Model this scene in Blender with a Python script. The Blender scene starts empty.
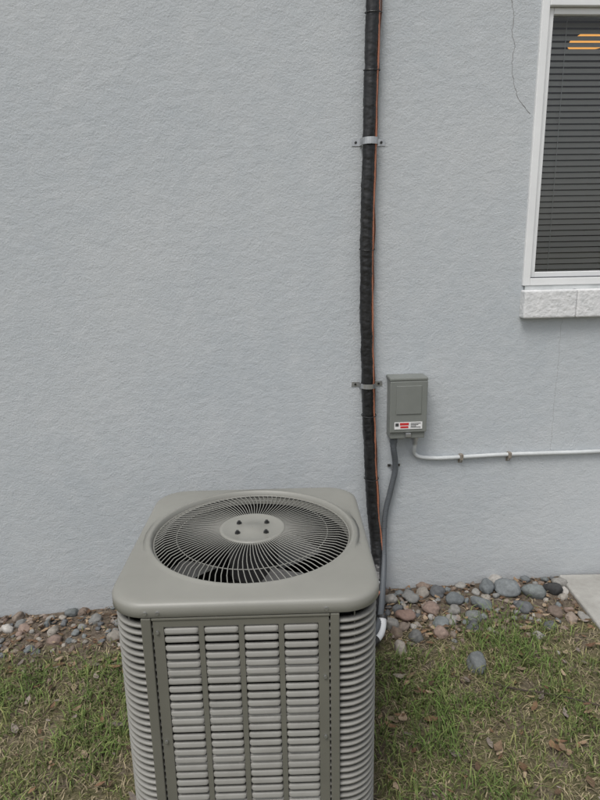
import bpy, math, random, bmesh
import numpy as np
from mathutils import Vector, Matrix, noise
random.seed(7); rng=np.random.default_rng(7)
S=bpy.context.scene
S.view_settings.view_transform='Standard'; S.view_settings.look='None'; S.view_settings.exposure=0

# ---------------------------------------------------------------- helpers
def link(o,parent=None):
    S.collection.objects.link(o)
    if parent: o.parent=parent
    return o
def empty(name,loc=(0,0,0),rz=0):
    e=bpy.data.objects.new(name,None); e.location=loc; e.rotation_euler=(0,0,rz); e.empty_display_size=.1
    return link(e)
def mesh(name,verts,faces,mat=None,parent=None,smooth=False,cols=None):
    me=bpy.data.meshes.new(name); me.from_pydata([tuple(v) for v in verts],[],[tuple(f) for f in faces]); me.update()
    if smooth: me.polygons.foreach_set('use_smooth',[True]*len(me.polygons))
    if mat: me.materials.append(mat)
    if cols is not None:
        a=me.color_attributes.new('col','FLOAT_COLOR','POINT')
        a.data.foreach_set('color',np.asarray(cols,dtype=np.float32).ravel())
    return link(bpy.data.objects.new(name,me),parent)
class MB:
    def __init__(s): s.v=[];s.f=[]
    def add(s,v,f):
        n=len(s.v); s.v+=list(v); s.f+=[tuple(i+n for i in q) for q in f]
    def box(s,x0,x1,y0,y1,z0,z1):
        v=[(x,y,z) for x in(x0,x1) for y in(y0,y1) for z in(z0,z1)]
        s.add(v,[(0,1,3,2),(4,6,7,5),(0,4,5,1),(2,3,7,6),(0,2,6,4),(1,5,7,3)])
    def out(s,name,mat,parent=None,smooth=False,bevel=0,seg=2):
        o=mesh(name,s.v,s.f,mat,parent,smooth)
        if bevel:
            m=o.modifiers.new('b','BEVEL'); m.width=bevel; m.segments=seg; m.limit_method='ANGLE'; m.angle_limit=math.radians(40)
        return o
def spline(pts,n=12):
    P=[Vector(p) for p in pts]; P=[P[0]*2-P[1]]+P+[P[-1]*2-P[-2]]; r=[]
    for i in range(1,len(P)-2):
        a,b,c,d=P[i-1],P[i],P[i+1],P[i+2]
        for k in range(n):
            t=k/n
            r.append(.5*((2*b)+(c-a)*t+(2*a-5*b+4*c-d)*t*t+(3*b-a-3*c+d)*t**3))
    r.append(P[-2]); return r
def resample(P,step):
    L=[0]
    for a,b in zip(P,P[1:]): L.append(L[-1]+(b-a).length)
    n=max(2,int(L[-1]/step)); out=[];j=0
    for i in range(n+1):
        s=L[-1]*i/n
        while j<len(P)-2 and L[j+1]<s: j+=1
        t=(s-L[j])/max(1e-9,L[j+1]-L[j]); out.append(P[j].lerp(P[j+1],min(1,t)))
    return out
def tube(mb,P,rad,seg=12,caps=True):
    up=Vector((0,1,0)) ; T0=(P[1]-P[0]).normalized()
    if abs(T0.dot(up))>.9: up=Vector((1,0,0))
    N=(up-T0*up.dot(T0)).normalized(); v=[];f=[]
    for i,p in enumerate(P):
        T=(P[min(i+1,len(P)-1)]-P[max(i-1,0)]).normalized()
        N=(N-T*N.dot(T)).normalized(); B=T.cross(N)
        for k in range(seg):
            a=2*math.pi*k/seg; r=rad(i,a,p) if callable(rad) else rad
            v.append(p+(N*math.cos(a)+B*math.sin(a))*r)
    for i in range(len(P)-1):
        for k in range(seg):
            a=i*seg+k;b=i*seg+(k+1)%seg
            f.append((a,b,b+seg,a+seg))
    if caps:
        f.append(tuple(range(seg))[::-1]); f.append(tuple(range((len(P)-1)*seg,len(P)*seg)))
    mb.add(v,f)
def cyl(mb,c,axis,r,h,seg=20):
    c=Vector(c); ax=Vector(axis).normalized(); tube(mb,[c,c+ax*h],r,seg)

# ---------------------------------------------------------------- materials
def mat(name,col,rough=.6,metal=0,spec=.5):
    m=bpy.data.materials.new(name); m.use_nodes=True; b=m.node_tree.nodes['Principled BSDF']
    b.inputs['Base Color'].default_value=(*col,1); b.inputs['Roughness'].default_value=rough
    b.inputs['Metallic'].default_value=metal; b.inputs['Specular IOR Level'].default_value=spec
    return m
class NT:
    def __init__(s,m): s.t=m.node_tree; s.b=s.t.nodes['Principled BSDF']
    def n(s,typ,**k):
        x=s.t.nodes.new(typ)
        for a,v in k.items(): setattr(x,a,v)
        return x
    def l(s,a,b): s.t.links.new(a,b)
    def coord(s,scale=(1,1,1),rot=(0,0,0)):
        c=s.n('ShaderNodeTexCoord')
        if scale==(1,1,1) and rot==(0,0,0): return c.outputs['Object']
        m=s.n('ShaderNodeMapping'); m.inputs['Scale'].default_value=scale; m.inputs['Rotation'].default_value=rot
        s.l(c.outputs['Object'],m.inputs['Vector']); return m.outputs['Vector']
    def noise(s,vec,scale,detail=4,rough=.55,dist=0):
        x=s.n('ShaderNodeTexNoise'); x.inputs['Scale'].default_value=scale; x.inputs['Detail'].default_value=detail
        x.inputs['Roughness'].default_value=rough; x.inputs['Distortion'].default_value=dist; s.l(vec,x.inputs['Vector']); return x.outputs['Fac']
    def ramp(s,fac,stops):
        r=s.n('ShaderNodeValToRGB'); e=r.color_ramp.elements
        while len(e)<len(stops): e.new(.5)
        for el,(p,c) in zip(e,stops):
            el.position=p; el.color=(c,c,c,1) if isinstance(c,(int,float)) else (*c,1)
        s.l(fac,r.inputs['Fac']); return r.outputs['Color']
    def mix(s,fac,a,b,mode='MIX'):
        x=s.n('ShaderNodeMix',data_type='RGBA',blend_type=mode)
        for sock,v in((x.inputs[0],fac),(x.inputs[6],a),(x.inputs[7],b)):
            if isinstance(v,(int,float)): sock.default_value=v
            elif isinstance(v,tuple): sock.default_value=(*v,1)
            else: s.l(v,sock)
        return x.outputs[2]
    def math(s,op,a,b=0):
        x=s.n('ShaderNodeMath',operation=op)
        for sock,v in((x.inputs[0],a),(x.inputs[1],b)):
            if isinstance(v,(int,float)): sock.default_value=v
            else: s.l(v,sock)
        return x.outputs[0]
    def bump(s,h,strength,dist,prev=None):
        x=s.n('ShaderNodeBump'); x.inputs['Strength'].default_value=strength; x.inputs['Distance'].default_value=dist
        s.l(h,x.inputs['Height'])
        if prev: s.l(prev,x.inputs['Normal'])
        return x.outputs['Normal']

def stucco():
    m=mat('stucco_paint',(.44,.46,.48),.8,0,.25); t=NT(m); v=t.coord(); z=t.n('ShaderNodeSeparateXYZ'); t.l(v,z.inputs[0])
    big=t.noise(v,1.3,4,.65); med=t.noise(v,11,4,.7)
    c=t.mix(t.ramp(big,[(.32,0),(.68,1)]),(.448,.480,.503),(.500,.522,.535))
    c=t.mix(t.math('MULTIPLY',t.ramp(med,[(.45,0),(.70,1)]),.35),c,(.56,.578,.590))
    zz=t.math('ADD',z.outputs[2],t.math('MULTIPLY',med,-.16))
    dirt=t.ramp(zz,[(.0,1),(.12,0)])
    c=t.mix(t.math('MULTIPLY',dirt,.16),c,(.33,.32,.30))
    t.l(c,t.b.inputs['Base Color'])
    h1=t.noise(t.coord((1,1,1.3),(0,.35,0)),21,3,.65,.25); h2=t.noise(v,125,3,.7)
    hh=t.math('ADD',t.math('MULTIPLY',t.ramp(h1,[(.3,0),(.7,1)]),.0014),t.math('MULTIPLY',h2,.0022))
    t.l(t.bump(hh,1,1),t.b.inputs['Normal']); return m
def paintmat(name,c1,c2,rough=.45,bs=.15,scale=9,spec=.5,metal=0,bsc=350,bd=.0006):
    m=mat(name,c1,rough,metal,spec); t=NT(m); v=t.coord(); n=t.noise(v,scale,4,.6)
    t.l(t.mix(t.ramp(n,[(.35,0),(.7,1)]),c1,c2),t.b.inputs['Base Color'])
    t.l(t.math('ADD',t.math('MULTIPLY',n,.25),rough-.12),t.b.inputs['Roughness'])
    if bs: t.l(t.bump(t.noise(v,bsc,2),bs,bd),t.b.inputs['Normal'])
    return m
def attrmat(name,rough,var=.3,scale=60,bump=0):
    m=mat(name,(1,1,1),rough,0,.3); t=NT(m); a=t.n('ShaderNodeAttribute',attribute_name='col')
    if var:
        v=t.coord(); n=t.noise(v,scale,3,.65); k=t.ramp(n,[(.25,1-var),(.75,1+var*.4)])
        t.l(t.mix(1.0,a.outputs['Color'],k,'MULTIPLY'),t.b.inputs['Base Color'])
        if bump: t.l(t.bump(n,.5,bump),t.b.inputs['Normal'])
    else: t.l(a.outputs['Color'],t.b.inputs['Base Color'])
    return m
M_stucco=stucco()
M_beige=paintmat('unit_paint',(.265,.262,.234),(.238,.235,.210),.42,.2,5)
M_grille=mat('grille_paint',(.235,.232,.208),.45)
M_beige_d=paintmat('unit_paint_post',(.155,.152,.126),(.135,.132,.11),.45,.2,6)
M_louv=paintmat('unit_paint_louver',(.268,.262,.240),(.228,.222,.202),.48,0,12)
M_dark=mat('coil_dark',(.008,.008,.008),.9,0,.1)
M_fan=mat('fan_blade',(.04,.04,.04),.4)
M_bolt=mat('bolt_black',(.02,.02,.02),.4)
M_steel=paintmat('galvanised',(.55,.56,.57),(.42,.43,.44),.35,.1,40,.5,.85)
M_black=paintmat('insulation_tape',(.010,.010,.011),(.018,.018,.019),.40,.25,30)
M_copper=mat('copper_wire',(.42,.17,.10),.5)
M_grey=paintmat('disconnect_paint',(.195,.205,.19),(.175,.185,.17),.45,.2,10)
M_greyc=mat('conduit_grey',(.10,.11,.12),.5)
M_white=paintmat('vinyl_white',(.80,.81,.81),(.74,.75,.75),.4,0,6)
M_sill=paintmat('sill_paint',(.72,.72,.72),(.60,.61,.61),.7,.8,22,.3,0,60,.006)
M_wpaint=paintmat('painted_conduit',(.60,.62,.62),(.48,.50,.50),.55,.3,14)
M_red=mat('label_red',(.55,.03,.03),.5); M_lab=mat('label_white',(.75,.75,.74),.5); M_txt=mat('label_ink',(.05,.05,.05),.6)

# ---------------------------------------------------------------- camera
ps,p,r=math.radians(3.5),math.radians(14),math.radians(1.1)
F=Vector((math.sin(ps)*math.cos(p),math.cos(ps)*math.cos(p),-math.sin(p)))
R0=Vector((math.cos(ps),-math.sin(ps),0));U0=R0.cross(F)
R=R0*math.cos(r)-U0*math.sin(r);U=U0*math.cos(r)+R0*math.sin(r)
cd=bpy.data.cameras.new('camera'); cam=bpy.data.objects.new('camera',cd); S.collection.objects.link(cam)
cam.matrix_world=Matrix(((R.x,U.x,-F.x,0),(R.y,U.y,-F.y,-2.6),(R.z,U.z,-F.z,1.62),(0,0,0,1)))
cd.sensor_fit='VERTICAL'; cd.sensor_height=36; cd.sensor_width=27; cd.lens=27; cd.clip_start=.05; cd.clip_end=500
S.camera=cam

# ---------------------------------------------------------------- light
W=bpy.data.worlds.new('World'); S.world=W; W.use_nodes=True; nt=W.node_tree
sky=nt.nodes.new('ShaderNodeTexSky'); sky.sky_type='NISHITA'; sky.sun_disc=False
EL,AZ=math.radians(60),math.radians(212)
sky.sun_elevation=EL; sky.sun_rotation=AZ; sky.air_density=1; sky.dust_density=3; sky.ozone_density=.6
hs=nt.nodes.new('ShaderNodeHueSaturation'); hs.inputs['Saturation'].default_value=.28
nt.links.new(sky.outputs[0],hs.inputs['Color']); bg=nt.nodes['Background']
nt.links.new(hs.outputs[0],bg.inputs['Color']); bg.inputs['Strength'].default_value=.15
sd=bpy.data.lights.new('sun','SUN'); sd.energy=1.5; sd.angle=math.radians(22); sd.color=(1,.98,.95)
sun=bpy.data.objects.new('sun',sd); S.collection.objects.link(sun)
dirv=Vector((math.sin(AZ)*math.cos(EL),math.cos(AZ)*math.cos(EL),math.sin(EL)))
sun.rotation_euler=dirv.to_track_quat('Z','Y').to_euler(); sun.location=dirv*10

# ---------------------------------------------------------------- ground
def gz(x,y):
    base=-.04+.022*max(-3,min(4,(x+1.3)))
    near=math.exp(-(max(0,abs(y+1)-3)/6)**2)
    n=noise.noise(Vector((x*1.7,y*1.7,0)))*.012+noise.noise(Vector((x*7,y*7,3)))*.008+noise.noise(Vector((x*22,y*22,5)))*.005
    return base*near+n
def axis(a,b,step,far):
    l=list(np.arange(a,b+1e-6,step)); s=step; x=l[-1]
    while x<far: s*=1.35; x+=s; l.append(x)
    s=step; x=l[0]
    while x>-far: s*=1.35; x-=s; l.insert(0,x)
    return l
gx=axis(-2.6,3.0,.025,150); gy=axis(-3.2,.3,.025,150)
v=[(x,y,gz(x,y)) for y in gy for x in gx]; nx=len(gx)
f=[(j*nx+i,j*nx+i+1,(j+1)*nx+i+1,(j+1)*nx+i) for j in range(len(gy)-1) for i in range(nx-1)]
m=mat('soil_lawn',(.1,.08,.05),.95,0,.15); t=NT(m); v_=t.coord(); s_=t.n('ShaderNodeSeparateXYZ'); t.l(v_,s_.inputs[0])
n35=t.noise(v_,55,4,.75); n14=t.noise(v_,9,3,.7)
soil=t.mix(t.ramp(n35,[(.3,0),(.7,1)]),(.07,.054,.041),(.22,.18,.14))
lawn=t.mix(t.ramp(n35,[(.35,0),(.65,1)]),(.075,.075,.036),(.19,.165,.095))
edge=t.math('ADD',s_.outputs[1],t.math('MULTIPLY',n14,.3))
fac=t.ramp(t.math('ADD',edge,.6),[(.35,0),(.5,1)])
fac2=t.math('MAXIMUM',fac,t.ramp(n14,[(.50,0),(.62,.9)]))
t.l(t.mix(fac2,lawn,soil),t.b.inputs['Base Color'])
t.l(t.bump(n35,.9,.014),t.b.inputs['Normal'])
mesh('ground',v,f,m,None,True)

# ---------------------------------------------------------------- house
house=empty('stucco_house')
X0,X1,Z0,Z1=-5.5,5.0,-.3,3.3; wx0,wx1,wz0,wz1=1.150,2.05,1.31,2.555
xs=[X0,wx0,wx1,X1]; zs=[Z0,wz0,wz1,Z1]; mb=MB()
vv=[(x,0,z) for z in zs for x in xs]
ff=[(j*4+i,j*4+i+1,(j+1)*4+i+1,(j+1)*4+i) for j in range(3) for i in range(3) if not(i==1 and j==1)]
mb.add(vv,ff)
b=[(wx0,0,wz0),(wx1,0,wz0),(wx1,0,wz1),(wx0,0,wz1)]; b2=[(x,.2,z) for x,_,z in b]
mb.add(b+b2,[(0,1,5,4),(1,2,6,5),(2,3,7,6),(3,0,4,7)])
D=7.
mb.add([(X0,0,Z0),(X0,D,Z0),(X0,D,Z1),(X0,0,Z1),(X1,0,Z0),(X1,D,Z0),(X1,D,Z1),(X1,0,Z1)],[(0,3,2,1),(4,5,6,7),(1,2,6,5)])
mb.out('walls',M_stucco,house)
mb=MB(); e=.10; zc=Z1+.001
mb.add([(X0-e,-e,zc),(X1+e,-e,zc),(X1+e,D+e,zc),(X0-e,D+e,zc),(X0-e,-e,zc+.15),(X1+e,-e,zc+.15),(X1+e,D+e,zc+.15),(X0-e,D+e,zc+.15),(X0-e,D/2,zc+1.9),(X1+e,D/2,zc+1.9)],
 [(0,3,2,1),(0,1,5,4),(2,3,7,6),(4,5,9,8),(6,7,8,9),(1,2,6,9,5),(3,0,4,8,7)])
mb.out('roof',paintmat('shingles',(.09,.085,.08),(.14,.13,.12),.9,.8,12),house)
# window
mb=MB(); a0,a1,c0,c1=1.140,2.055,1.452,2.566
def frame(mb,a0,a1,c0,c1,w,y0,y1):
    mb.box(a0,a0+w,y0,y1,c0,c1); mb.box(a1-w,a1,y0,y1,c0,c1); mb.box(a0+w,a1-w,y0,y1,c0,c0+w); mb.box(a0+w,a1-w,y0,y1,c1-w,c1)
frame(mb,a0,a1,c0,c1,.032,-.014,.06)
mb.out('window_frame',M_white,house,bevel=.003)
mb=MB(); frame(mb,a0+.033,1.62,c0+.033,c1-.033,.024,.004,.045); frame(mb,1.60,a1-.033,c0+.033,c1-.033,.024,.047,.075)
mb.out('window_sash',M_white,house,bevel=.003)
mb=MB(); mb.box(a0+.036,a1-.036,-.012,.002,c0+.0325,c0+.036); mb.out('window_track',M_greyc,house)
g=bpy.data.materials.new('window_glass'); g.use_nodes=True; n=g.node_tree; n.nodes.clear()
o=n.nodes.new('ShaderNodeOutputMaterial'); mx=n.nodes.new('ShaderNodeMixShader'); tr=n.nodes.new('ShaderNodeBsdfTransparent'); gl=n.nodes.new('ShaderNodeBsdfGlossy')
fr=n.nodes.new('ShaderNodeFresnel'); fr.inputs['IOR'].default_value=1.6; gl.inputs['Roughness'].default_value=.02; tr.inputs['Color'].default_value=(.80,.82,.82,1)
n.links.new(fr.outputs[0],mx.inputs[0]); n.links.new(tr.outputs[0],mx.inputs[1]); n.links.new(gl.outputs[0],mx.inputs[2]); n.links.new(mx.outputs[0],o.inputs[0])
mesh('window_pane',[(a0+.055,.022,c0+.055),(1.6,.022,c0+.055),(1.6,.022,c1-.055),(a0+.055,.022,c1-.055)],[(0,1,2,3)],g,house)
mesh('window_pane_b',[(1.62,.06,c0+.055),(2.0,.06,c0+.055),(2.0,.06,c1-.055),(1.62,.06,c1-.055)],[(0,1,2,3)],g,house)
mb=MB(); z=c0+.05
while z<c1-.03:
    th=math.radians(58); dy,dz=.0125*math.cos(th),.0125*math.sin(th)
    j=random.uniform(-.0012,.0012)
    mb.add([(a0+.05,.115-dy,z-dz),(a1-.05,.115-dy,z-dz+j),(a1-.05,.115+dy,z+dz+j),(a0+.05,.115+dy,z+dz)],[(0,1,2,3)]); z+=.0245
mb.out('blinds',mat('blind_slat',(.66,.65,.63),.6),house)
mb=MB()
for x in (1.30,1.62,1.9): cyl(mb,(x,.102,c0+.04),(0,0,1),.0012,c1-c0-.08,6)
mb.out('blind_cords',M_white,house)
mb=MB(); mb.box(.6,3.0,.21,3.0,.4,2.8); rm=mb.out('room_interior',mat('room_dark',(.09,.085,.08),.9),house)
bm=bmesh.new(); bm.from_mesh(rm.data); bmesh.ops.delete(bm,geom=[f_ for f_ in bm.faces if all(abs(q.co.y-.21)<1e-4 for q in f_.verts)],context='FACES'); bm.to_mesh(rm.data); bm.free()
em=mat('lamp_glow',(.9,.6,.2),.5); eb=em.node_tree.nodes['Principled BSDF']; eb.inputs['Emission Color'].default_value=(1,.46,.10,1); eb.inputs['Emission Strength'].default_value=1.1
mb=MB(); tube(mb,[Vector((1.61,.5,2.550)),Vector((1.61,.5,2.57)),Vector((1.61,.5,2.60))],lambda i,a,p:[.095,.09,.04][i],24); mb.out('ceiling_lamp',em,house,True)
# masonry sill
mb=MB(); x=1.139
for k in range(4):
    mb.box(x,x+.235,-.045,.05,1.312,1.434); x+=.2365
sl=mb.out('window_sill',M_sill,house,bevel=.008,seg=3)
mb=MB(); mb.box(1.152,2.05,-.010,.04,1.4345,1.4515); mb.out('sill_caulk',M_wpaint,house)
# cracks
mb=MB(); cp=[(1.015,2.62),(1.02,2.56),(1.033,2.5),(1.027,2.45),(1.04,2.40),(1.036,2.34),(1.045,2.29),(1.05,2.25),(1.075,2.20),(1.09,2.18),(1.125,2.145)]
P=[Vector((x+random.uniform(-.003,.003),0,z)) for x,z in cp]; P=resample(P,.012); P=[q+Vector((random.uniform(-.003,.003),0,0)) for q in P]
tube(mb,P,lambda i,a,p:.0010+.0014*abs(noise.noise(Vector((i*.3,0,0)))),6)
P=[Vector((1.335+random.uniform(-.003,.003),.0002,1.30-.012*k)) for k in range(52)]; tube(mb,P,.0006,6)
mb.out('wall_cracks',mat('crack',(.28,.28,.28),.9),house)

# ---------------------------------------------------------------- condenser unit
ac=empty('air_conditioner_condenser',(-.051,-.945,-.02),math.radians(-2.5))
HW,HD,CR=.336,.352,.095
def rrect(hw,hd,cr,nc=12,ns=10):
    pts=[]
    cs=[(hw-cr,hd-cr,0),(-(hw-cr),hd-cr,90),(-(hw-cr),-(hd-cr),180),(hw-cr,-(hd-cr),270)]
    for i,(cx,cy,a0) in enumerate(cs):
        for k in range(nc+1):
            a=math.radians(a0+90*k/nc); pts.append((cx+cr*math.cos(a),cy+cr*math.sin(a)))
        nx_=cs[(i+1)%4]; e0=pts[-1]; an=math.radians(nx_[2]); e1=(nx_[0]+cr*math.cos(an),nx_[1]+cr*math.sin(an))
        for k in range(1,ns): pts.append((e0[0]+(e1[0]-e0[0])*k/ns,e0[1]+(e1[1]-e0[1])*k/ns))
    return pts
def loft(mb,loops,closed=False):
    n=len(loops[0]); v=[q for l in loops for q in l]; f=[]
    R_=len(loops) if closed else len(loops)-1
    for i in range(R_):
        for k in range(n):
            a=i*n+k;b_=i*n+(k+1)%n; c=((i+1)%len(loops))*n
            f.append((a,b_,c+(k+1)%n,c+k))
    mb.add(v,f)
TOP=.82
def L(inset,z): return [(x,y,z) for x,y in rrect(HW-inset,HD-inset,max(.02,CR-inset))]
RC=(0.002,0.008)
base=rrect(HW,HD,CR)
def Cc(r_,z): return [(RC[0]+r_*math.cos(math.atan2(y,x)),RC[1]+r_*math.sin(math.atan2(y,x)),z) for x,y in base]
mb=MB(); loft(mb,[L(.010,TOP-.034),L(.010,TOP-.040),L(-.004,TOP-.040),L(-.007,TOP-.038),L(-.007,TOP-.014),L(-.004,TOP-.007),L(.003,TOP-.0025),L(.014,TOP-.0003),L(.03,TOP+.001),
  Cc(.320,TOP+.005),Cc(.310,TOP+.006),Cc(.306,TOP+.009),Cc(.302,TOP+.0095),Cc(.298,TOP+.006),Cc(.294,TOP-.004),Cc(.290,TOP-.02),Cc(.288,TOP-.1)])
mb.out('top_cover',M_beige,ac,smooth=True)
# louvre rings
mb=MB(); z=.075
while z<TOP-.05:
    loft(mb,[L(.020,z+.0046),L(.006,z+.0042),L(.001,z+.0026),L(0,z+.0003),L(.0008,z-.0034),L(.003,z-.0036),L(.006,z-.0015),L(.020,z+.001)],True); z+=.0205
mb.out('corner_louvers',M_louv,ac,smooth=True)
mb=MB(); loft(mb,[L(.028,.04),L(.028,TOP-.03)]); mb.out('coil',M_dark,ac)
mb=MB()
for k in range(len(base)):
    x,y=rrect(HW-.014,HD-.014,CR-.014)[k]
    if k%6==3: mb.box(x-.0015,x+.0015,y-.0015,y+.0015,.06,TOP-.04)
mb.out('guard_rods',M_beige_d,ac)
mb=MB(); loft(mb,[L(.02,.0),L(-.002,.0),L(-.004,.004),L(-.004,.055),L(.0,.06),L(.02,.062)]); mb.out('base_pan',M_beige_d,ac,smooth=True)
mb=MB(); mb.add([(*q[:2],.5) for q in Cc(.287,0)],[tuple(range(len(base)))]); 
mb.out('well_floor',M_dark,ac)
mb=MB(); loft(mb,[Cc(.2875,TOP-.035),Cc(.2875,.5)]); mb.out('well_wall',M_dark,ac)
# front service panel
PY=-HD-.004
mb=MB(); pl,pr=-.224,.206; cols=[-.156,-.058,.040,.138]; cw=.0425; zt,zb=TOP-.050,.075
st=[pl]+sum([[c-cw,c+cw] for c in cols],[])+[pr]
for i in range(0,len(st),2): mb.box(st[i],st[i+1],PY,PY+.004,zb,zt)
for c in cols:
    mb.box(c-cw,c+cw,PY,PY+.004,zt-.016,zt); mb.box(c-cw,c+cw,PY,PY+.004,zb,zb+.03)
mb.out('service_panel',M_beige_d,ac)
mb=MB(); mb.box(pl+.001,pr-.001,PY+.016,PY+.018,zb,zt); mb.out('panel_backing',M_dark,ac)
mb=MB()
for c in cols:
    z=zt-.028
    while z>zb+.038:
        n_=18; rows=[]
        prof=[(.0045,.0062),(.001,.0062),(-.001,.0052),(-.0024,.003),(-.0040,-.003),(-.0046,-.0056),(-.0040,-.0066),(-.003,-.0062),(.0,-.0010)]
        for yy,zz in prof:
            rows.append([])
            for k in range(n_+1):
                u=-1+2*k/n_; u=math.copysign(abs(u)**.8,u) if u else 0; s=(1-abs(u)**12)**.5 if abs(u)<1 else 0
                rows[-1].append((c+u*(cw-.001),PY+.001+(yy if yy>0 else yy*s),z+zz*(.6+.4*s)))
        v=[q for r_ in rows for q in r_]; N=n_+1
        mb.add(v,[(i*N+k,i*N+k+1,(i+1)*N+k+1,(i+1)*N+k) for i in range(len(prof)-1) for k in range(n_)])
        z-=.0240
mb.out('panel_louvers',M_louv,ac,smooth=True)
mb=MB()
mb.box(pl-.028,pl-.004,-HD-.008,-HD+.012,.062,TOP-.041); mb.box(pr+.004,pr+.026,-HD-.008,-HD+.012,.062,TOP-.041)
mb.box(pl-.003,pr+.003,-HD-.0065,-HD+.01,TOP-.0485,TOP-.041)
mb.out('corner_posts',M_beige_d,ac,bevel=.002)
mb=MB()
for x,z in [(pl-.016,TOP-.026),(pl+.014,TOP-.026),(pr-.006,TOP-.026)]: cyl(mb,(x,-HD-.0065,z),(0,-1,0),.0048,.004,10)
for x,z in [(pl+.010,.42),(pr-.010,.42),(pl+.010,zb+.06),(pr-.01,zb+.06),(pl+.010,.74),(pr-.010,.60)]: cyl(mb,(x,PY-.001,z),(0,-1,0),.0044,.004,10)
for s_ in (-1,1):
    for y in (-.25,.25): cyl(mb,(s_*(HW+.006),y,TOP-.026),(s_,0,0),.0045,.004,10)
mb.out('screws',M_steel,ac)
# grille
mb=MB(); NW=104; cz=Vector((RC[0],RC[1],0))
def gh(r_): return TOP+.002+.013*(1-(r_/.29)**2)
for k in range(NW):
    a0=2*math.pi*k/NW; P=[]
    for i in range(7):
        q=i/6; rr=.090+(.294-.090)*q; a=a0+.14*q*q
        P.append(cz+Vector((rr*math.cos(a),rr*math.sin(a),gh(rr)-(.012*max(0,q-.83)/.17))))
    tube(mb,P,.0015,6,False)
for rr,tr_ in [(.291,.003),(.225,.0013)]:
    P=[cz+Vector((rr*math.cos(2*math.pi*k/72),rr*math.sin(2*math.pi*k/72),gh(rr)-.0035-(.006 if rr>.28 else 0))) for k in range(73)]; tube(mb,P,tr_,6,False)
mb.out('fan_grille',M_grille,ac,smooth=True)
mb=MB(); ci=lambda r_,z:[(RC[0]+r_*math.cos(2*math.pi*k/48),RC[1]+r_*math.sin(2*math.pi*k/48),z) for k in range(48)]
hz=gh(.09)
loft(mb,[ci(.098,hz-.006),ci(.098,hz+.001),ci(.095,hz+.003),ci(.088,hz+.003),ci(.084,hz+.001),ci(.03,hz+.0015),ci(.028,hz+.003),ci(.001,hz+.003)]); mb.out('grille_hub',M_beige,ac,smooth=True)
mb=MB()
for x,y in [(-.042,.03),(.042,.03),(-.042,-.035),(.042,-.035)]:
    cyl(mb,(RC[0]+x,RC[1]+y,hz+.001),(0,0,1),.0085,.004,6); cyl(mb,(RC[0]+x,RC[1]+y,hz+.004),(0,0,1),.0045,.006,10)
mb.out('hub_bolts',M_bolt,ac)
mb=MB(); cyl(mb,(*RC,hz-.14),(0,0,1),.075,.125,28); mb.out('fan_motor',M_fan,ac)
mb=MB()
for k in range(3):
    a0=2*math.pi*k/3+.9; v=[];n_=8
    for i in range(n_+1):
        rr=.05+.21*i/n_
        for j in range(n_+1):
            a=a0+(j/n_-.5)*(.9+.2*i/n_)+.25*i/n_; v.append((RC[0]+rr*math.cos(a),RC[1]+rr*math.sin(a),TOP-.12+.06*(j/n_-.5)))
    mb.add(v,[(i*(n_+1)+j,i*(n_+1)+j+1,(i+1)*(n_+1)+j+1,(i+1)*(n_+1)+j) for i in range(n_) for j in range(n_)])
mb.out('fan_blades',mat('fan_aluminium',(.12,.12,.117),.4),ac,smooth=True)
mb=MB(); mb.box(-.38,.38,-.40,.40,-.04,-.003); mb.out('equipment_pad',paintmat('pad',(.2,.2,.19),(.26,.25,.24),.9,.6,20),ac,bevel=.006)

# ---------------------------------------------------------------- refrigerant line set
ls=empty('refrigerant_line_set')
P=resample(spline([(.463,-.032,3.28),(.464,-.032,2.55),(.457,-.032,2.2),(.455,-.032,2.04),(.449,-.034,1.8),(.447,-.032,1.6),(.450,-.032,1.3),(.457,-.032,1.04),(.463,-.032,.85),(.474,-.036,.62),(.486,-.040,.42),(.500,-.06,.27),(.50,-.12,.15),(.46,-.26,.08),(.36,-.42,.09),(.22,-.60,.13)]),.004)
P=[q+Vector((.0035*noise.noise(Vector((i*.02,1,0)))+.0015*noise.noise(Vector((i*.07,4,0))),0,0)) for i,q in enumerate(P)]
def wr(i,a,p):
    n1=noise.noise(Vector((math.cos(a)*1.4,math.sin(a)*1.4,i*.20)))
    n2=noise.noise(Vector((math.cos(a)*2.0,math.sin(a)*2.0,i*.06+9)))
    n3=noise.noise(Vector((math.cos(a)*3.5,math.sin(a)*3.5,i*.5+30)))
    sp=((i*.004+a*.006)%.038)/.038
    return .0258+.0014*n1+.0026*n2+.0014*n3-.0010*(1-sp)**4
mb=MB(); tube(mb,P,wr,28); mb.out('insulated_suction_line',M_black,ls,smooth=True)
mb=MB()
for k,off in enumerate([(.026,-.006),(.031,-.001)]):
    Q=[q+Vector((off[0]+.006*noise.noise(Vector((i*.024,k*5,0))),off[1],0)) for i,q in enumerate(P) if q.z>.12]
    tube(mb,Q,[.0045,.0028][k],8)
    if k==0: mb.out('copper_liquid_line',M_copper,ls,smooth=True); mb=MB()
mb.out('thermostat_cable',mat('cable_brown',(.09,.035,.02),.5),ls,smooth=True)
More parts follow.
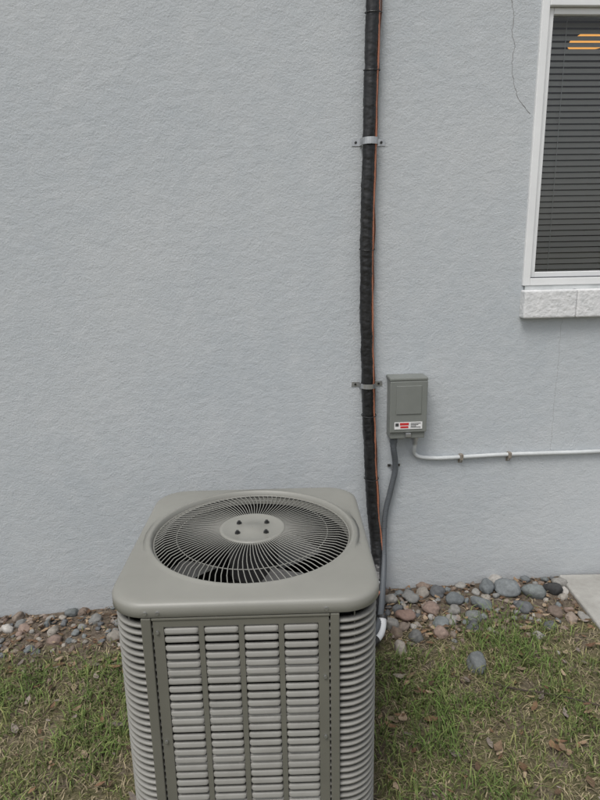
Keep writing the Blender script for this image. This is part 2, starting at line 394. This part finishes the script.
def strap(name,cx,z,rr,par,w=.02,wing=.032):
    mb=MB(); prof=[]
    prof.append((cx-rr-wing,-.002)); prof.append((cx-rr-.003,-.002))
    for k in range(13):
        a=math.pi-math.pi*k/12; prof.append((cx+(rr)*math.cos(a),-.034-(rr)*math.sin(a) if rr>.02 else -.012-(rr)*math.sin(a)))
    prof.append((cx+rr+.003,-.002)); prof.append((cx+rr+wing,-.002))
    v=[(x,y,z+s*w/2) for x,y in prof for s in(-1,1)]
    mb.add(v,[(2*i,2*i+1,2*i+3,2*i+2) for i in range(len(prof)-1)])
    o=mb.out(name,M_steel,par); md=o.modifiers.new('s','SOLIDIFY'); md.thickness=.0018; md.offset=0
    mb=MB()
    for sx in(-1,1): cyl(mb,(cx+sx*(rr+wing*.55),-.003,z),(0,-1,0),.0052,.004,8)
    mb.out(name+'_screws',M_bolt,par)
strap('strap_a',.458,2.04,.0325,ls,.026,.036); strap('strap_b',.460,1.035,.0325,ls,.021,.036)
mb=MB()
for zz in (2.5,2.3,1.62,.9,.6):
    i=min(range(len(P)),key=lambda k:abs(P[k].z-zz)); c=P[i]
    Q=[c+Vector((.004+.033*math.cos(a),.030*math.sin(a),.004*math.sin(a))) for a in [2*math.pi*k/24 for k in range(25)]]
    tube(mb,Q,.0018,6,False)
mb.out('zip_ties',M_bolt,ls)

# ---------------------------------------------------------------- disconnect box
db=empty('electrical_disconnect_box',(.630,0,.933))
mb=MB(); mb.box(-.078,.078,-.082,-.001,-.136,.128); mb.out('body',M_grey,db,bevel=.004)
mb=MB(); mb.box(-.084,.084,-.094,-.0015,.129,.143); mb.add([(-.083,-.092,-.105),(.083,-.092,-.105),(.083,-.094,.1285),(-.083,-.094,.1285),(-.083,-.0825,-.105),(.083,-.0825,-.105),(.083,-.0825,.1285),(-.083,-.0825,.1285)],[(0,1,2,3),(4,7,6,5),(0,4,5,1),(2,6,7,3),(1,5,6,2),(0,3,7,4)])
mb.out('cover',M_grey,db,bevel=.004)
mb=MB(); mb.box(-.056,.056,-.0965,-.0925,-.02,.108); mb.out('cover_emboss',M_grey,db,bevel=.004)
mb=MB(); mb.box(-.012,.012,-.1,-.083,-.125,-.106); mb.out('hasp',M_steel,db,bevel=.002)
mb=MB(); mb.box(-.062,.062,-.0945,-.0925,-.088,-.056); mb.out('label',M_lab,db)
mb=MB(); mb.box(-.038,.002,-.0955,-.0947,-.070,-.059); mb.box(-.036,.0,-.0955,-.0947,-.083,-.074); mb.out('label_band',M_red,db)
mb=MB(); mb.box(-.058,-.043,-.0955,-.0947,-.074,-.060)
for k in range(4): mb.box(.010,.055-.01*(k%3),-.0955,-.0947,-.063-.006*k,-.0605-.006*k)
mb.out('label_print',M_txt,db)

# whip
wp=empty('flexible_conduit_whip')
P=resample(spline([(.576,-.045,.79),(.577,-.045,.74),(.588,-.032,.68),(.590,-.024,.62),(.570,-.024,.52),(.548,-.03,.42),(.538,-.05,.30),(.530,-.10,.20),(.50,-.22,.12),(.458,-.36,.07),(.40,-.46,.07),(.30,-.58,.13)]),.0025)
mb=MB(); tube(mb,P,lambda i,a,p:.0132+.0009*math.sin(i*1.9),12); mb.out('conduit',M_greyc,wp,smooth=True)
mb=MB(); cyl(mb,(.576,-.045,.79),(0,0,-1),.018,.02,16); cyl(mb,(.576,-.045,.77),(0,0,-1),.015,.02,16); mb.out('connector',M_greyc,wp)
strap('whip_strap',.589,.645,.014,wp,.014,.016)
mb=MB(); Q=[Vector(q) for q in [(.474,-.345,.075),(.466,-.375,.05),(.445,-.41,.035),(.40,-.46,.035)]]; tube(mb,resample(spline(Q),.01),.019,14); mb.out('white_fitting',M_white,wp,smooth=True)
mb=MB(); cyl(mb,(.477,-.338,.082),(-.1,-.4,-.35),.0225,.012,14); tube(mb,[Vector((.43,-.435,.035)),Vector((.33,-.55,.05))],.021,14); mb.out('black_boot',M_bolt,wp,smooth=False)

# painted feed conduit
fc=empty('painted_feed_conduit')
P=resample(spline([(.676,-.04,.79),(.676,-.036,.745),(.678,-.022,.712),(.695,-.016,.69),(.73,-.014,.680),(.80,-.014,.674),(.902,-.014,.675),(1.131,-.014,.679),(1.6,-.014,.676),(2.4,-.014,.684),(4.9,-.014,.69)]),.01)
mb=MB(); tube(mb,P,.0095,12); mb.out('conduit',M_wpaint,fc,smooth=True)
mb=MB(); cyl(mb,(.676,-.04,.79),(0,0,-1),.016,.014,16); cyl(mb,(.676,-.04,.776),(0,0,-1),.0125,.02,16); mb.out('connector',M_steel,fc)
M_rust=paintmat('rusty_strap',(.20,.16,.12),(.36,.33,.29),.6,.3,60,.5,.3)
for x in (.902,1.131,1.9):
    mb=MB(); mb.box(x-.008,x+.008,-.026,-.002,.662,.690); mb.box(x-.01,x+.01,-.005,-.001,.644,.6615); mb.out('strap',M_rust,fc,bevel=.002)
    mb=MB(); cyl(mb,(x,-.005,.652),(0,-1,0),.005,.003,8); mb.out('strap_screw',M_steel,fc)

# ---------------------------------------------------------------- concrete slab at right
sb=MB()
sb.box(0,1.4,-1.9,-.0,-.12,.040)
m=paintmat('slab_concrete',(.46,.45,.42),(.31,.30,.275),.85,.8,7,.3,0,90,.004)
so=sb.out('concrete_step',m,None,bevel=.010,seg=3); so.location=(1.425,-.012,0); so.rotation_euler=(0,0,math.radians(-4))

# ---------------------------------------------------------------- river stones
icob=bmesh.new(); bmesh.ops.create_icosphere(icob,subdivisions=3,radius=1); iv=np.array([q.co[:] for q in icob.verts]); ifc=[[q.index for q in f_.verts] for f_ in icob.faces]; icob.free()
pal=[(.22,.22,.21),(.29,.28,.26),(.17,.185,.19),(.27,.22,.18),(.34,.31,.27),(.27,.20,.165),(.14,.145,.15),(.23,.175,.135),(.42,.40,.37),(.19,.205,.205),(.20,.155,.125)]
SV=[];SF=[];SC=[]; placed=[]
def stone(x,y,r_,col=None,flat=.66,lift=.25,el=None):
    if col is None: col=pal[rng.integers(len(pal))]
    e_=el or rng.uniform(.6,1.); rot=rng.uniform(0,math.pi); sd_=rng.uniform(0,100)
    P=iv.copy(); d=np.array([1+.34*noise.noise(Vector(q)*1.1+Vector((sd_,0,0)))+.10*noise.noise(Vector(q)*2.6+Vector((sd_,5,0))) for q in P]); P*=d[:,None]
    P[:,0]*=r_; P[:,1]*=r_*e_; P[:,2]*=r_*flat*rng.uniform(.8,1.1)
    tl=rng.uniform(-.4,.4); c,s=math.cos(tl),math.sin(tl); x_,z_=P[:,0]*c-P[:,2]*s,P[:,0]*s+P[:,2]*c; P[:,0],P[:,2]=x_,z_
    c,s=math.cos(rot),math.sin(rot); x_,y_=P[:,0]*c-P[:,1]*s,P[:,0]*s+P[:,1]*c
    P[:,0]=x_+x;P[:,1]=y_+y;P[:,2]+=gz(x,y)+r_*lift
    n0=sum(len(a) for a in SV); SV.append(P); SF.extend([[i+n0 for i in f_] for f_ in ifc])
    k=rng.uniform(.75,1.15); SC.append(np.tile([col[0]*k,col[1]*k,col[2]*k,1],(len(P),1))); placed.append((x,y,r_))
blue=(.19,.205,.21)
for a in [(1.13,-.10,.062,blue),(1.235,-.145,.058,(.22,.24,.235)),(.80,-.60,.05,(.15,.16,.16)),(.60,-.25,.045,(.32,.22,.18)),(.53,-.46,.038,(.42,.38,.33)),(.86,-.15,.045,None),(.97,-.20,.048,blue),(.73,-.20,.04,None),(.66,-.10,.042,(.24,.24,.23)),(1.34,-.13,.045,(.05,.05,.05)),(.9,-.28,.04,(.21,.22,.21)),(.74,-.32,.035,None),(.52,-.3,.04,None),(1.15,-.25,.035,None),(1.04,-.07,.045,None),(.56,-.12,.04,None),(.80,-.07,.035,None)]:
    stone(a[0],a[1],a[2],a[3],lift=.4)
def scatter(n,x0,x1,yf,rmin,rmax,pk):
    for _ in range(n):
        x=rng.uniform(x0,x1); y=-.015-abs(rng.uniform(0,1)**pk)*yf; r_=rmin+(rmax-rmin)*rng.uniform()**1.8
        if all((x-a)**2+(y-b_)**2>((r_+c)*.80)**2 for a,b_,c in placed): stone(x,y,r_,lift=.30)
scatter(420,.3,1.40,.38,.014,.045,1.0); scatter(480,-2.4,-.3,.29,.012,.036,1.1); scatter(100,-.3,.35,.3,.012,.035,1.2)
scatter(25,-2.4,-.4,.5,.01,.022,.8); scatter(25,.4,1.4,.6,.01,.025,.8)
mesh('river_stones',np.concatenate(SV).tolist(),SF,attrmat('stone',.75,.35,70,.004),None,True,np.concatenate(SC))

# ---------------------------------------------------------------- grass
def inunit(x,y): return abs(x+.045)<.36 and abs(y+.945)<.39
def instep(x,y): return x>1.28 and -2.05<y and x>1.42+(y)*.07
V=[];Fc=[];C=[]
def blades(n,dry,x0,x1,y0,y1):
    for _ in range(n):
        x=rng.uniform(x0,x1); y=rng.uniform(y0,y1)
        if inunit(x,y) or instep(x,y): continue
        lim=-.33-.07*noise.noise(Vector((x*3,0,7)))
        pr_=1/(1+math.exp((y-lim)*22))
        pn=noise.noise(Vector((x*2.6,y*2.6,1)))+.6*noise.noise(Vector((x*8,y*8,2)))
        if rng.uniform()>pr_*(min(1,max(.10,.52+1.6*pn)) if not dry else .85)+.03: continue
        z=gz(x,y); a=rng.uniform(0,2*math.pi)
        h=(.012+.036*rng.uniform()**1.5)*(1+.8*pn); ln=rng.uniform(.4,1.7)*h; w=rng.uniform(.0010,.0026)
        if dry: h=rng.uniform(.003,.018); ln=rng.uniform(.015,.06); w=rng.uniform(.0008,.0022)
        dx,dy=math.cos(a),math.sin(a); px,py=-dy*w,dx*w; n0=len(V)
        k=rng.uniform(-.6,.6); ex,ey=dx*ln-dy*k*ln*.4,dy*ln+dx*k*ln*.4
        V.extend([(x-px,y-py,z-.003),(x+px,y+py,z-.003),(x+dx*ln*.4-px*.8,y+dy*ln*.4-py*.8,z+h*.7),(x+dx*ln*.4+px*.8,y+dy*ln*.4+py*.8,z+h*.7),(x+ex,y+ey,z+h*(1 if k>0 else .75))])
        Fc.extend([(n0,n0+1,n0+3,n0+2),(n0+2,n0+3,n0+4)])
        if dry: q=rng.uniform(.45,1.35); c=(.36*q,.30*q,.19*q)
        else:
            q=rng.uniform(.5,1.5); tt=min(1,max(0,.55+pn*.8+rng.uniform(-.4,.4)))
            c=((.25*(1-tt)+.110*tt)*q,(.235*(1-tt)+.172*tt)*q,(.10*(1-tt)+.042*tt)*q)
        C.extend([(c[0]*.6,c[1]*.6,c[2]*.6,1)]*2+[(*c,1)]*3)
blades(95000,False,-2.2,2.6,-2.0,-.12); blades(50000,True,-2.2,2.4,-1.9,-.08)
blades(12000,False,-3.5,3.5,-4,-2.0)
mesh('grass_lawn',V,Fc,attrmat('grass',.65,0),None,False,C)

# ---------------------------------------------------------------- fallen leaves and litter
V=[];Fc=[];C=[]
lc=[(.20,.125,.07),(.27,.19,.12),(.12,.08,.05),(.34,.26,.18),(.17,.10,.06),(.25,.21,.18)]
def leaf(x,y,s,lift=.004):
    a=rng.uniform(0,6.28); c_,s_=math.cos(a),math.sin(a); w=rng.uniform(.3,.55); cu=rng.uniform(-.3,.6); tl=rng.uniform(-.5,.5); n0=len(V); z=gz(x,y)+lift
    for u in (-1,-.5,0,.5,1):
        for q in(-1,0,1):
            wd=w*(1-abs(u)**2.2)*(1+.3*rng.uniform(-1,1)); lx,ly=u*s,q*wd*s; lz=s*(cu*(u*u)+abs(q)*.35*(1-u*u)*cu+tl*u*.4+abs(tl)*.3)
            V.append((x+lx*c_-ly*s_,y+lx*s_+ly*c_,z+max(lz,-.002)))
    for i in range(4):
        for j in range(2): b_=n0+i*3+j; Fc.append((b_,b_+1,b_+4,b_+3))
    k=lc[rng.integers(len(lc))]; m_=rng.uniform(.7,1.3); C.extend([(k[0]*m_,k[1]*m_,k[2]*m_,1)]*15)
for _ in range(2300):
    x=rng.uniform(-2.4,1.40); y=-.01-rng.uniform()**1.1*.42
    leaf(x,y,rng.uniform(.004,.020),rng.uniform(.002,.014))
for _ in range(850):
    x=rng.uniform(-2.2,1.36); y=rng.uniform(-1.9,-.3)
    if not inunit(x,y): leaf(x,y,rng.uniform(.006,.028),rng.uniform(.010,.026))
mesh('fallen_leaves',V,Fc,attrmat('dead_leaf',.8,.4,120),None,False,C)
mb=MB()
for _ in range(130):
    x=rng.uniform(-2.2,1.30); y=rng.uniform(-1.3,-.05); a=rng.uniform(0,6.28); l=rng.uniform(.03,.12)
    if inunit(x,y): continue
    z=gz(x,y)+.016; P=[Vector((x,y,z)),Vector((x+l*.5*math.cos(a),y+l*.5*math.sin(a),z+.006)),Vector((x+l*math.cos(a+.3),y+l*math.sin(a+.3),z+.002))]
    tube(mb,P,rng.uniform(.0012,.0025),5)
mb.out('twigs',mat('twig',(.12,.085,.06),.9),None,True)
mb=MB(); P=spline([(.80,-.70,.02),(.90,-.76,.03),(1.02,-.80,.03),(1.15,-.86,.028),(1.30,-.95,.03)],8); tube(mb,P,.0032,6); mb.out('fallen_branch',mat('branch',(.06,.045,.035),.9),None,True)
